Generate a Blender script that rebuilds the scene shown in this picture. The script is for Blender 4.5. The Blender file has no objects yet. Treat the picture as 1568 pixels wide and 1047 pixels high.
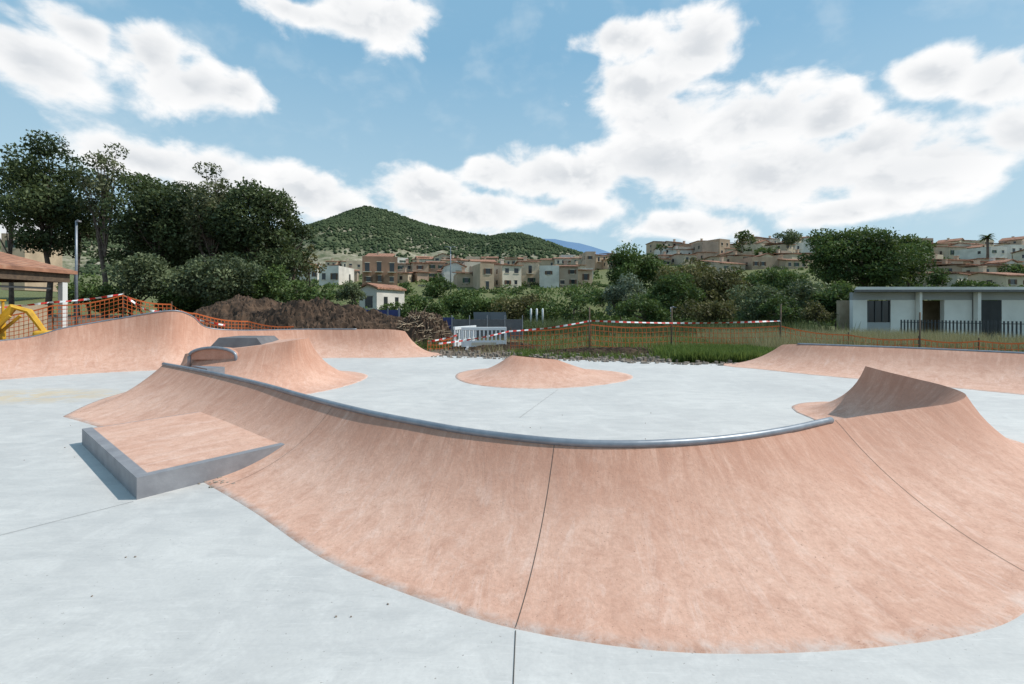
import bpy, math, random
import numpy as np
from mathutils import Vector
random.seed(7); rng=np.random.default_rng(11)
F=700.0; CX=784.0; YH=472.0; H=1.8      # photo calibration (focal in photo px, horizon row, eye height)
scene=bpy.context.scene
def G(px,py,z=0.0):
    y=F*(H-z)/(py-YH); return ((px-CX)/F*y, y)
def AT(px,py,y): return ((px-CX)/F*y, y, H+(YH-py)/F*y)
def ss(a,b,x):
    t=min(1,max(0,(x-a)/(b-a))); return t*t*(3-2*t)
def terr(x,y):
    t=max(0.0,y-46.0); t=min(t,165.0)+0.02*max(0,t-165.0)
    a=0.125+0.045*ss(20,75,x)-0.02*ss(-30,-70,x)
    z=a*t*ss(0,25,t)
    if y>21: z+=0.10*math.sin(x*.31+1)*math.sin(y*.23)*ss(21,30,y)
    if x<-9: z+=1.3*ss(-9,-17,x)*ss(20,27,y)*(1-ss(40,60,y))
    return z-0.07
# ---------------------------------------------------------------- materials
def newmat(name):
    m=bpy.data.materials.new(name); m.use_nodes=True
    nt=m.node_tree; b=nt.nodes['Principled BSDF']; return m,nt,b
def N(nt,t,**k):
    n=nt.nodes.new(t)
    for a,v in k.items(): setattr(n,a,v)
    return n
def noise(nt,vec,scale,detail=4,rough=.55,dist=0):
    n=N(nt,'ShaderNodeTexNoise'); n.inputs['Scale'].default_value=scale; n.inputs['Detail'].default_value=detail
    n.inputs['Roughness'].default_value=rough; n.inputs['Distortion'].default_value=dist
    if vec is not None: nt.links.new(vec,n.inputs['Vector'])
    return n.outputs['Fac']
def ramp(nt,fac,stops):
    r=N(nt,'ShaderNodeValToRGB'); e=r.color_ramp.elements
    while len(e)<len(stops): e.new(.5)
    for i,(p,c) in enumerate(stops):
        e[i].position=p; e[i].color=(c if len(c)==4 else (*c,1))
    nt.links.new(fac,r.inputs[0]); return r.outputs[0]
def mix(nt,fac,a,b,mode='MIX'):
    m=N(nt,'ShaderNodeMix',data_type='RGBA',blend_type=mode)
    for i,v in ((0,fac),(6,a),(7,b)):
        if hasattr(v,'is_linked'): nt.links.new(v,m.inputs[i])
        elif i==0: m.inputs[0].default_value=v
        else: m.inputs[i].default_value=(*v,1)
    return m.outputs[2]
def mth(nt,op,a,b=None,c=None,clamp=False):
    m=N(nt,'ShaderNodeMath',operation=op,use_clamp=clamp)
    for i,v in enumerate((a,b,c)):
        if v is None: continue
        if hasattr(v,'is_linked'): nt.links.new(v,m.inputs[i])
        else: m.inputs[i].default_value=v
    return m.outputs[0]
def mapr(nt,v,a,b,c=0.,d=1.,smooth=False):
    m=N(nt,'ShaderNodeMapRange'); 
    if smooth: m.interpolation_type='SMOOTHSTEP'
    nt.links.new(v,m.inputs[0])
    for i,x in enumerate((a,b,c,d)): m.inputs[i+1].default_value=x
    return m.outputs[0]
def bump(nt,b,h,st,dist=.02):
    n=N(nt,'ShaderNodeBump'); n.inputs['Strength'].default_value=st; n.inputs['Distance'].default_value=dist
    nt.links.new(h,n.inputs['Height']); nt.links.new(n.outputs[0],b.inputs['Normal'])
def pos(nt): return N(nt,'ShaderNodeNewGeometry').outputs['Position']
def simple(name,c1,c2=None,scale=2.,rough=.8,bs=0.,metal=0.,bscale=None,detail=5):
    m,nt,b=newmat(name); b.inputs['Roughness'].default_value=rough; b.inputs['Metallic'].default_value=metal
    if c2 is None: c2=tuple(x*.82 for x in c1)
    p=pos(nt); f=noise(nt,p,scale,detail,.6)
    nt.links.new(ramp(nt,f,[(.32,c2),(.68,c1)]),b.inputs['Base Color'])
    if bs: bump(nt,b,noise(nt,p,bscale or scale*6,4),bs)
    return m
# concrete
def concrete():
    m,nt,b=newmat('polished_concrete'); p=pos(nt)
    big=noise(nt,p,.35,4,.6,.6); mid=noise(nt,p,1.9,7,.68,1.4)
    mp=N(nt,'ShaderNodeMapping'); mp.inputs['Rotation'].default_value=(0,0,.7); mp.inputs['Scale'].default_value=(1.0,4.0,1)
    nt.links.new(p,mp.inputs[0]); st=noise(nt,mp.outputs[0],1.3,6,.7,1.2)
    fine=noise(nt,p,38,3,.7)
    base=ramp(nt,big,[(.3,(.475,.462,.445)),(.5,(.53,.515,.492)),(.72,(.60,.58,.55))])
    c=mix(nt,mapr(nt,mid,.46,.70,0,.5),base,(.665,.645,.615))
    c=mix(nt,mapr(nt,st,.47,.68,0,.5),c,(.40,.395,.385))
    sx=noise(nt,p,.9,6,.7,1.5); c=mix(nt,mapr(nt,sx,.57,.72,0,.4),c,(.71,.69,.66))
    c=mix(nt,mapr(nt,fine,.35,.65,0,.22),c,(.36,.355,.345))
    mp2=N(nt,'ShaderNodeMapping'); mp2.inputs['Rotation'].default_value=(0,0,-.5); mp2.inputs['Scale'].default_value=(2,26,1)
    nt.links.new(p,mp2.inputs[0]); sc=noise(nt,mp2.outputs[0],2.2,5,.75,.5)
    c=mix(nt,mapr(nt,sc,.58,.70,0,.34),c,(.72,.70,.67))
    mp4=N(nt,'ShaderNodeMapping'); mp4.inputs['Rotation'].default_value=(0,0,.95); mp4.inputs['Scale'].default_value=(1.2,18,1)
    nt.links.new(p,mp4.inputs[0]); sc2=noise(nt,mp4.outputs[0],1.7,5,.75,1.5)
    c=mix(nt,mapr(nt,sc2,.60,.70,0,.30),c,(.32,.315,.305))
    sp=noise(nt,p,42,2,.5); c=mix(nt,mapr(nt,sp,.71,.74,0,.7),c,(.2,.18,.16))
    sep=N(nt,'ShaderNodeSeparateXYZ'); nt.links.new(p,sep.inputs[0])
    dx=mth(nt,'MULTIPLY',mth(nt,'ADD',sep.outputs[0],9.9),.42); dy=mth(nt,'MULTIPLY',mth(nt,'ADD',sep.outputs[1],-9.4),1.0)
    r=mth(nt,'ADD',mth(nt,'MULTIPLY',dx,dx),mth(nt,'MULTIPLY',dy,dy))
    sm=mth(nt,'MULTIPLY',mapr(nt,r,0,1,1,0),mapr(nt,noise(nt,p,2.4,6,.7),.40,.55))
    c=mix(nt,mth(nt,'MULTIPLY',sm,.8),c,(.58,.45,.28))
    nt.links.new(c,b.inputs['Base Color'])
    nt.links.new(mapr(nt,mid,.3,.7,.5,.8),b.inputs['Roughness'])
    bump(nt,b,mth(nt,'ADD',mth(nt,'MULTIPLY',st,.5),mth(nt,'MULTIPLY',fine,.12)),.3,.008)
    return m
def pinkmat():
    m,nt,b=newmat('pink_concrete'); p=pos(nt); uv=N(nt,'ShaderNodeUVMap'); uv.uv_map='UVMap'
    mp=N(nt,'ShaderNodeMapping'); mp.inputs['Scale'].default_value=(1.5,1.0,1); mp.inputs['Rotation'].default_value=(0,0,.25); nt.links.new(uv.outputs[0],mp.inputs[0])
    stk=noise(nt,mp.outputs[0],2.4,10,.72,.7)
    mp3=N(nt,'ShaderNodeMapping'); mp3.inputs['Scale'].default_value=(4.6,1.6,1); mp3.inputs['Rotation'].default_value=(0,0,-.18); nt.links.new(uv.outputs[0],mp3.inputs[0])
    stk2=noise(nt,mp3.outputs[0],1.6,9,.74,.8)
    big=noise(nt,p,.8,4,.6,.4); fine=noise(nt,p,34,6,.8); mid=noise(nt,p,5.5,9,.76,.5); blot=noise(nt,p,2.2,9,.74,.8)
    base=ramp(nt,big,[(.3,(.60,.345,.25)),(.7,(.69,.44,.335))])
    c=mix(nt,mapr(nt,stk,.48,.66,0,.50),base,(.47,.24,.165))
    c=mix(nt,mapr(nt,blot,.52,.66,0,.50),c,(.46,.235,.16))
    c=mix(nt,mapr(nt,stk2,.54,.68,0,.50),c,(.77,.575,.485))
    c=mix(nt,mapr(nt,mid,.52,.64,0,.42),c,(.75,.53,.43))
    c=mix(nt,mapr(nt,mid,.48,.37,0,.38),c,(.43,.22,.15))
    sep=N(nt,'ShaderNodeSeparateXYZ'); nt.links.new(uv.outputs[0],sep.inputs[0])
    v=sep.outputs[1]
    top=mth(nt,'MULTIPLY',mapr(nt,v,.45,1.0,0,.85,True),mapr(nt,stk2,.35,.58,.35,1))
    c=mix(nt,top,c,(.42,.20,.128))
    c=mix(nt,mapr(nt,fine,.42,.66,0,.36),c,(.35,.19,.13))
    pit=noise(nt,p,60,2,.5); c=mix(nt,mapr(nt,pit,.69,.73,0,.6),c,(.22,.12,.085))
    edge=mth(nt,'MULTIPLY',mapr(nt,v,.0,.06,1,0),mapr(nt,mid,.42,.6,.0,.6))
    c=mix(nt,edge,c,(.62,.56,.52))
    nt.links.new(c,b.inputs['Base Color']); b.inputs['Roughness'].default_value=.88
    hh=mth(nt,'ADD',mth(nt,'MULTIPLY',stk,.8),mth(nt,'ADD',mth(nt,'MULTIPLY',fine,.2),mth(nt,'MULTIPLY',mid,.6)))
    bump(nt,b,hh,.7,.018)
    return m
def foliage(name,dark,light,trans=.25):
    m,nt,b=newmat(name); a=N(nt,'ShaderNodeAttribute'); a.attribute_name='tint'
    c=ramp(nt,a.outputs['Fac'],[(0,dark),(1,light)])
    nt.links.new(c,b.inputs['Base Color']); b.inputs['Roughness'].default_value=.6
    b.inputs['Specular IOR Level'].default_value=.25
    if trans:
        t=N(nt,'ShaderNodeBsdfTranslucent'); nt.links.new(mix(nt,.4,c,(.15,.19,.035)),t.inputs[0])
        ms=N(nt,'ShaderNodeMixShader'); ms.inputs[0].default_value=trans
        out=nt.nodes['Material Output']; nt.links.new(b.outputs[0],ms.inputs[1]); nt.links.new(t.outputs[0],ms.inputs[2]); nt.links.new(ms.outputs[0],out.inputs[0])
    else: b.inputs['Specular IOR Level'].default_value=0; b.inputs['Roughness'].default_value=1
    return m
M={}
M['conc']=concrete(); M['pink']=pinkmat()
M['dark']=simple('joint_dark',(.07,.06,.05),rough=.9)
M['steel']=simple('painted_steel_grey',(.30,.32,.35),(.20,.22,.25),7,.42,metal=.4,detail=7)
M['grey']=simple('grey_painted_edge',(.27,.27,.285),(.19,.19,.205),5,.6,.1)
M['dgrey']=simple('dark_grey_concrete',(.16,.155,.16),(.11,.105,.11),4,.7,.1)
M['soil']=simple('dark_soil',(.13,.078,.048),(.028,.017,.011),1.8,.95,1.0,bscale=5,detail=8)
M['bark']=simple('bark',(.17,.13,.10),(.07,.05,.04),4,.9,.5)
M['wood']=simple('weathered_wood',(.16,.11,.07),(.08,.055,.04),6,.9)
M['white']=simple('white_plastic',(.78,.79,.8),(.70,.71,.72),3,.45)
M['yellow']=simple('yellow_machine_paint',(.75,.42,.03),(.55,.30,.03),4,.45)
M['rubber']=simple('rubber',(.03,.03,.03),rough=.8)
M['orange']=simple('orange_plastic',(.75,.17,.04),(.6,.13,.03),3,.6)
M['wallw']=simple('white_render',(.74,.73,.70),(.60,.59,.56),.6,.85)
M['fascia']=simple('grey_concrete_fascia',(.36,.37,.38),(.28,.29,.30),.6,.85)
M['bluep']=simple('blue_tarp',(.05,.07,.22),(.03,.04,.14),2,.5)
M['glass']=simple('window_glass',(.035,.04,.045),(.02,.022,.025),.4,.15)
M['frame']=simple('dark_metal',(.06,.065,.07),rough=.5)
M['sand']=simple('sandstone_wall',(.50,.39,.27),(.36,.27,.18),1.5,.9,.4)
M['rubble']=simple('rubble_stone',(.34,.29,.24),(.2,.16,.13),3,.9)
M['shut_g']=simple('shutter_green',(.04,.09,.05),rough=.6); M['shut_b']=simple('shutter_brown',(.12,.06,.03),rough=.6)
WALLS=[simple('wall_%d'%i,c,tuple(x*.68 for x in c),.45,.9,detail=8) for i,c in enumerate([
 (.62,.50,.37),(.56,.42,.29),(.70,.62,.50),(.48,.34,.235),(.76,.71,.64),(.60,.42,.31),(.43,.34,.26),(.66,.54,.39),(.36,.21,.14)])]
def tilemat():
    m,nt,b=newmat('clay_roof_tiles'); p=pos(nt)
    w=N(nt,'ShaderNodeTexWave'); w.inputs['Scale'].default_value=1.6; w.inputs['Distortion'].default_value=.6; nt.links.new(p,w.inputs[0])
    c=ramp(nt,noise(nt,p,1.3,6,.7),[(.3,(.20,.095,.06)),(.55,(.40,.19,.115)),(.75,(.48,.30,.20))])
    c=mix(nt,mapr(nt,w.outputs['Fac'],.0,.4,.45,0),c,(.08,.04,.03))
    nt.links.new(c,b.inputs['Base Color']); b.inputs['Roughness'].default_value=.9; bump(nt,b,w.outputs['Fac'],.6,.08); return m
M['tile']=tilemat()
def groundmat():
    m,nt,b=newmat('ground_soil_and_grass'); p=pos(nt)
    sep=N(nt,'ShaderNodeSeparateXYZ'); nt.links.new(p,sep.inputs[0])
    n1=noise(nt,p,.35,6,.65,.5); n2=noise(nt,p,3,5,.7); n3=noise(nt,p,14,4,.7)
    dirt=ramp(nt,n2,[(.3,(.09,.062,.042)),(.6,(.20,.15,.105)),(.8,(.30,.25,.19))])
    grass=ramp(nt,n2,[(.3,(.06,.08,.022)),(.55,(.14,.15,.05)),(.8,(.26,.24,.11))])
    side=mth(nt,'ADD',n1,mapr(nt,sep.outputs[0],-2,10,-.24,.10))
    far=mapr(nt,sep.outputs[1],18,24,-.16,.0)
    f=mapr(nt,mth(nt,'ADD',side,far),.44,.56)
    far2=mapr(nt,sep.outputs[1],36,50,0,1); f=mth(nt,'MAXIMUM',f,far2)
    nt.links.new(mix(nt,f,dirt,grass),b.inputs['Base Color']); b.inputs['Roughness'].default_value=.95
    bump(nt,b,mth(nt,'ADD',n2,mth(nt,'MULTIPLY',n3,.4)),1.0,.12); return m
M['ground']=groundmat()
def hillmat():
    m,nt,b=newmat('forest_hillside'); p=pos(nt)
    n1=noise(nt,p,.014,7,.7,.6); n2=noise(nt,p,.12,6,.75)
    gr=ramp(nt,n2,[(.35,(.07,.09,.05)),(.65,(.115,.135,.075))])  # greens set paler, so distance haze is put into the colour
    rk=ramp(nt,n2,[(.38,(.12,.13,.075)),(.60,(.31,.28,.21)),(.7,(.43,.40,.33))])
    sep=N(nt,'ShaderNodeSeparateXYZ'); nt.links.new(p,sep.inputs[0])
    f=mapr(nt,mth(nt,'ADD',n1,mapr(nt,sep.outputs[2],20,120,.16,-.11)),.47,.56)
    nt.links.new(mix(nt,f,gr,rk),b.inputs['Base Color']); b.inputs['Roughness'].default_value=1; b.inputs['Specular IOR Level'].default_value=0
    return m
M['hill']=hillmat()
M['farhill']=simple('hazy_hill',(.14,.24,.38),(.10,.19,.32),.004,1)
LEAF={'euc':foliage('leaves_eucalyptus',(.018,.034,.015),(.12,.155,.065)),
 'lite':foliage('leaves_light',(.04,.055,.026),(.22,.23,.125)),
 'olive':foliage('leaves_olive',(.04,.06,.032),(.20,.235,.12)),
 'green':foliage('leaves_green',(.022,.046,.015),(.125,.185,.052)),
 'cane':foliage('leaves_cane',(.05,.07,.03),(.19,.22,.10)),
 'brown':foliage('leaves_brownish',(.035,.038,.016),(.19,.165,.065)),
 'silver':foliage('leaves_silver',(.06,.085,.06),(.24,.28,.20)),
 'grass':foliage('grass_blades',(.055,.10,.02),(.22,.29,.075),.35),
 'dry':foliage('dry_grass',(.22,.19,.09),(.50,.44,.27),.3),
 'pine':foliage('hill_canopy',(.042,.060,.034),(.098,.125,.065),.0)}  # hill canopy greens also carry painted distance haze
# ---------------------------------------------------------------- mesh helpers
def link(o,parent=None):
    scene.collection.objects.link(o)
    if parent: o.parent=parent
    return o
def empty(name,loc=(0,0,0),rot=0):
    e=bpy.data.objects.new(name,None); e.location=loc; e.rotation_euler=(0,0,rot); e.empty_display_size=.3; return link(e)
def build(name,v,f,mat,parent=None,smooth=False,uv=None):
    me=bpy.data.meshes.new(name); me.from_pydata([tuple(x) for x in v],[],f); me.materials.append(mat)
    if uv is not None:
        l=me.uv_layers.new(name='UVMap')
        for lp in me.loops: l.data[lp.index].uv=uv[lp.vertex_index]
    if smooth: me.polygons.foreach_set('use_smooth',[True]*len(me.polygons))
    me.update(); o=bpy.data.objects.new(name,me); return link(o,parent)
class MB:
    def __init__(s): s.v=[]; s.f=[]
    def box(s,x0,x1,y0,y1,z0,z1,rot=0,c=(0,0)):
        n=len(s.v)
        for z in (z0,z1):
            for (x,y) in ((x0,y0),(x1,y0),(x1,y1),(x0,y1)):
                if rot:
                    dx,dy=x-c[0],y-c[1]; x=c[0]+dx*math.cos(rot)-dy*math.sin(rot); y=c[1]+dx*math.sin(rot)+dy*math.cos(rot)
                s.v.append((x,y,z))
        s.f+= [[n+i for i in q] for q in ((3,2,1,0),(4,5,6,7),(0,1,5,4),(1,2,6,5),(2,3,7,6),(3,0,4,7))]; return s
    def tube(s,pts,r,k=8,cap=True):
        pts=[Vector(p) for p in pts]; n0=len(s.v)
        for i,p in enumerate(pts):
            a=pts[max(0,i-1)]; b=pts[min(len(pts)-1,i+1)]; t=(b-a)
            if t.length<1e-6: t=Vector((0,0,1))
            t.normalize(); up=Vector((0,0,1)) if abs(t.z)<.9 else Vector((1,0,0))
            u=t.cross(up).normalized(); w=t.cross(u); rr=r[i] if isinstance(r,(list,tuple)) else r
            for j in range(k):
                an=2*math.pi*j/k; s.v.append(tuple(p+u*math.cos(an)*rr+w*math.sin(an)*rr))
        for i in range(len(pts)-1):
            for j in range(k):
                a=n0+i*k+j; b=n0+i*k+(j+1)%k; s.f.append([a,b,b+k,a+k])
        if cap: s.f.append([n0+j for j in range(k)][::-1]); s.f.append([n0+(len(pts)-1)*k+j for j in range(k)])
        return s
    def prism(s,poly,z0,z1):
        n=len(s.v); k=len(poly); s.v+=[(x,y,z0) for x,y in poly]+[(x,y,z1) for x,y in poly]
        s.f.append([n+i for i in range(k)][::-1]); s.f.append([n+k+i for i in range(k)])
        for i in range(k): s.f.append([n+i,n+(i+1)%k,n+k+(i+1)%k,n+k+i])
        return s
    def out(s,name,mat,parent=None,smooth=False): return build(name,s.v,s.f,mat,parent,smooth)
def bevel(o,w=.01,seg=2):
    m=o.modifiers.new('bevel','BEVEL'); m.width=w; m.segments=seg; m.limit_method='ANGLE'; return o
def cr(pts,n,closed=False):
    P=np.array(pts,float); out=[]; L=len(P); segs=L if closed else L-1
    for i in range(segs):
        if closed: a,b,c,d=P[(i-1)%L],P[i],P[(i+1)%L],P[(i+2)%L]
        else: a,b,c,d=P[max(0,i-1)],P[i],P[i+1],P[min(L-1,i+2)]
        for k in range(n):
            t=k/n; out.append(.5*((2*b)+(-a+c)*t+(2*a-5*b+4*c-d)*t*t+(-a+3*b-3*c+d)*t**3))
    if not closed: out.append(P[-1])
    return np.array(out)
def fastmesh(name,V,Fq,mat,tint=None,parent=None,smooth=False):
    k=Fq.shape[1]; me=bpy.data.meshes.new(name); me.vertices.add(len(V)); me.vertices.foreach_set('co',V.astype(np.float32).ravel())
    me.loops.add(Fq.size); me.loops.foreach_set('vertex_index',Fq.astype(np.int32).ravel())
    me.polygons.add(len(Fq)); me.polygons.foreach_set('loop_start',np.arange(0,Fq.size,k,dtype=np.int32))
    if smooth: me.polygons.foreach_set('use_smooth',np.ones(len(Fq),bool))
    me.update(calc_edges=True); me.materials.append(mat)
    if tint is not None:
        a=me.attributes.new('tint','FLOAT','POINT'); a.data.foreach_set('value',tint.astype(np.float32))
    return link(bpy.data.objects.new(name,me),parent)
# loft of base/crest pairs -> transition surface. rows: (bx,by,cx,cy,h,rnd)
def loft(name,rows,closed,mat,parent=None,K=18):
    V=[];UV=[];Fc=[];U=0;prev=None
    us=[0]+[ (i/(K)) for i in range(K+1)]
    n=len(rows); W=len(us)
    for r in rows:
        b=np.array(r[:2]); c=np.array(r[2:4]); h=r[4]; rd=r[5]; run=max(.25,np.linalg.norm(c-b)); h_=h*(1+.07*rd)
        mid=b*.5+c*.5
        if prev is not None: U+=np.linalg.norm(mid-prev)
        prev=mid
        hh=min(h_,run*.98); R=(run*run+hh*hh)/(2*hh)
        for i,u in enumerate(us):
            x=u*run; z=(R-math.sqrt(max(0,R*R-x*x)))*h_/hh
            if rd>0: k=22/max(.3,rd); z=-math.log(math.exp(-k*z)+math.exp(-k*h))/k
            p=b+(c-b)*u
            if i==0: V.append((p[0]-(c-b)[0]*.01,p[1]-(c-b)[1]*.01,-.03))
            else: V.append((p[0],p[1],z+.006))
            UV.append((U,u))
    m=n if closed else n-1
    for i in range(m):
        j=(i+1)%n
        for k in range(W-1):
            Fc.append([i*W+k,j*W+k,j*W+k+1,i*W+k+1])
    o=build(name,V,Fc,mat,parent,True,UV); return V,W,o
# ---------------------------------------------------------------- camera, light, sky
cam=bpy.data.cameras.new('camera'); co=bpy.data.objects.new('camera',cam); link(co); scene.camera=co
cam.sensor_width=36; cam.lens=36*F/1568.; cam.shift_y=-(523.5-YH)/1568.; co.location=(0,0,H); co.rotation_euler=(math.radians(90),0,0)
cam.clip_start=.05; cam.clip_end=9000
SE=math.radians(51); sd=Vector((1.0,.04,0)).normalized()*math.cos(SE)+Vector((0,0,math.sin(SE)))
sun=bpy.data.lights.new('sun','SUN'); sun.energy=3.95; sun.angle=math.radians(.6); sun.color=(1,.955,.885)
so=bpy.data.objects.new('sun',sun); link(so); so.rotation_euler=sd.to_track_quat('Z','Y').to_euler(); so.location=(20,10,40)
w=bpy.data.worlds.new('World'); scene.world=w; w.use_nodes=True; nt=w.node_tree; bg=nt.nodes['Background']
w.cycles.sampling_method='NONE'
sky=N(nt,'ShaderNodeTexSky',sky_type='NISHITA'); sky.sun_disc=False; sky.sun_elevation=SE; sky.sun_rotation=math.atan2(sd.x,sd.y)
sky.air_density=1.0; sky.dust_density=1.0; sky.ozone_density=1.2
tc=N(nt,'ShaderNodeTexCoord').outputs['Generated']; sp=N(nt,'ShaderNodeSeparateXYZ'); nt.links.new(tc,sp.inputs[0])
az=mth(nt,'ARCTAN2',sp.outputs[0],sp.outputs[1]); hz=mth(nt,'SQRT',mth(nt,'ADD',mth(nt,'MULTIPLY',sp.outputs[0],sp.outputs[0]),mth(nt,'MULTIPLY',sp.outputs[1],sp.outputs[1])))
el=mth(nt,'ARCTAN2',sp.outputs[2],hz)
cb=N(nt,'ShaderNodeCombineXYZ'); nt.links.new(az,cb.inputs[0]); nt.links.new(el,cb.inputs[1]); ae=cb.outputs[0]
blobs=[(35,95,120,74),(120,45,66,36),(225,72,84,50),(300,125,135,58),(370,140,65,44),(450,8,84,26),(565,25,130,54),
 (230,236,165,40),(330,268,84,40),(470,300,110,42),(530,322,60,24),(20,350,60,22),(650,298,90,44),(710,330,130,36),(760,262,70,36),
 (950,50,80,42),(1060,70,90,60),(985,125,100,60),(1010,175,105,58),(860,268,130,48),(1000,250,165,64),(1150,190,125,56),(1260,185,98,44),(1200,270,225,70),
 (1400,265,175,62),(1330,235,145,52),(1440,112,100,48),(1540,112,105,60),(1560,205,118,56),(1050,345,120,28),(1300,325,140,22),(880,330,80,24)]
def skyuv(px,py):
    a=math.atan2(px-CX,F); return a, math.atan2(YH-py,math.hypot(F,px-CX))
fld=None
wn=N(nt,'ShaderNodeTexNoise'); wn.inputs['Scale'].default_value=5; wn.inputs['Detail'].default_value=3; nt.links.new(ae,wn.inputs[0])
off=N(nt,'ShaderNodeVectorMath',operation='MULTIPLY_ADD'); nt.links.new(wn.outputs['Color'],off.inputs[0]); off.inputs[1].default_value=(.12,.09,0); off.inputs[2].default_value=(-.06,-.045,0)
aw=N(nt,'ShaderNodeVectorMath',operation='ADD'); nt.links.new(ae,aw.inputs[0]); nt.links.new(off.outputs[0],aw.inputs[1]); aew=aw.outputs[0]
for (px,py,rx,ry) in blobs:
    a,e=skyuv(px,py); a1,_=skyuv(px+rx,py); a0,_=skyuv(px-rx,py); _,e1=skyuv(px,py-ry); _,e0=skyuv(px,py+ry)
    ra=abs(a1-a0)/2*1.15; re=abs(e1-e0)/2*1.15
    q=N(nt,'ShaderNodeVectorMath',operation='MULTIPLY_ADD'); nt.links.new(aew,q.inputs[0]); q.inputs[1].default_value=(1/ra,1/re,0); q.inputs[2].default_value=(-a/ra,-e/re,0)
    l=N(nt,'ShaderNodeVectorMath',operation='LENGTH'); nt.links.new(q.outputs[0],l.inputs[0])
    v=l.outputs['Value']
    fld=v if fld is None else mth(nt,'SMOOTH_MIN',fld,v,.25)
fld=mth(nt,'SUBTRACT',1.0,fld)
gen=mth(nt,'MULTIPLY_ADD',noise(nt,tc,2.2,2),2.4,-1.45)
back=mth(nt,'GREATER_THAN',mth(nt,'ADD',mth(nt,'ABSOLUTE',az),mth(nt,'MULTIPLY',el,.9)),1.35)
fld=mth(nt,'MAXIMUM',fld,mth(nt,'MULTIPLY_ADD',mth(nt,'SUBTRACT',back,1.0),5.0,gen))
def cn(vec,sc,det):
    mp=N(nt,'ShaderNodeMapping'); mp.inputs['Scale'].default_value=(1,1.5,1); nt.links.new(vec,mp.inputs[0]); return noise(nt,mp.outputs[0],sc,det,.56,.2)
n1=cn(ae,9,8)
o2=N(nt,'ShaderNodeVectorMath',operation='ADD'); nt.links.new(ae,o2.inputs[0]); o2.inputs[1].default_value=(.014,.024,0)
n2=cn(o2.outputs[0],9,4); n3=cn(ae,9,4)
dens=mth(nt,'ADD',fld,mth(nt,'MULTIPLY_ADD',n1,1.75,-.90))
mask=mapr(nt,dens,.0,.44,0,1,True)
thick=mapr(nt,fld,.18,1.0,0,1,True)
lit=mapr(nt,mth(nt,'SUBTRACT',n3,n2),-.10,.10,0,1,True)
shade=mth(nt,'ADD',mth(nt,'MULTIPLY',thick,.45),mth(nt,'MULTIPLY',mth(nt,'SUBTRACT',1.0,lit),mapr(nt,dens,.3,.8,0,.5)),None,True)
ccol=mix(nt,shade,(1.04,1.04,1.04),(.70,.735,.775))
K=1/0.1
cl=N(nt,'ShaderNodeVectorMath',operation='SCALE'); nt.links.new(ccol,cl.inputs[0]); cl.inputs[3].default_value=K*.98
haze=mapr(nt,el,.0,.5,.85,0.0)
hs0=mix(nt,.80,sky.outputs[0],(K*.27,K*.53,K*.75))
hs=mix(nt,haze,hs0,(K*.60,K*.77,K*.84))
veil=mapr(nt,n2,.48,.75,0,.22,True)
hs=mix(nt,veil,hs,(K*.80,K*.88,K*.92))
fin=mix(nt,mask,hs,cl.outputs[0]); nt.links.new(fin,bg.inputs[0]); bg.inputs[1].default_value=.1
# ---------------------------------------------------------------- ground sheet
def axis(lo,hi,step,far,g=1.18):
    a=list(np.arange(lo,hi+step/2,step)); s=step
    while a[-1]<far: s*=g; a.append(a[-1]+s)
    s=step
    while a[0]>-far: s*=g; a.insert(0,a[0]-s)
    return a
xs=axis(-70,70,1.5,4500); ys=[y for y in axis(-6,120,1.5,4500,1.12)]
V=[(x,y,terr(x,y) + (random.uniform(-.05,.05) if (y>19 and y<60 and abs(x)<60) else 0)) for y in ys for x in xs]
nx=len(xs); Fc=[[j*nx+i,j*nx+i+1,(j+1)*nx+i+1,(j+1)*nx+i] for j in range(len(ys)-1) for i in range(nx-1)]
build('ground',V,Fc,M['ground'],smooth=True)
# slab
slab=[(-24,-9),(24,-9),(24,2),(17.2,3),(15.3,8.8),(13.2,11.6),(11.4,13.2),(9.2,14.6),(6.9,14.75),(2.2,16.0),(-2.7,17.4),(-3.6,18.7),(-9,18.7),(-12.5,15.6),(-16,13.8),(-18.6,11.6),(-18.8,4),(-24,3)]
mb=MB(); mb.prism(slab,-.12,0.0); mb.out('skatepark_floor',M['conc'])
def gline(name,p,wd=.008):
    mb=MB()
    for a,b in zip(p[:-1],p[1:]):
        a=Vector(a);b=Vector(b);t=(b-a).normalized();n=Vector((-t.y,t.x))*wd/2;k=len(mb.v)
        mb.v+=[(a.x-n.x,a.y-n.y,.004),(a.x+n.x,a.y+n.y,.004),(b.x+n.x,b.y+n.y,.004),(b.x-n.x,b.y-n.y,.004)]; mb.f.append([k,k+3,k+2,k+1])
    return mb.out(name,M['dark'])
gline('expansion_joint',[(.02,2.55),(-.02,1.5),(-.06,-6)],.005)
gline('expansion_joint',[G(0,820),G(205,768)],.004); gline('expansion_joint',[G(795,640),G(855,596)],.004)
gline('expansion_joint',[G(0,820),(-12,2.7)],.004)
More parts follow.
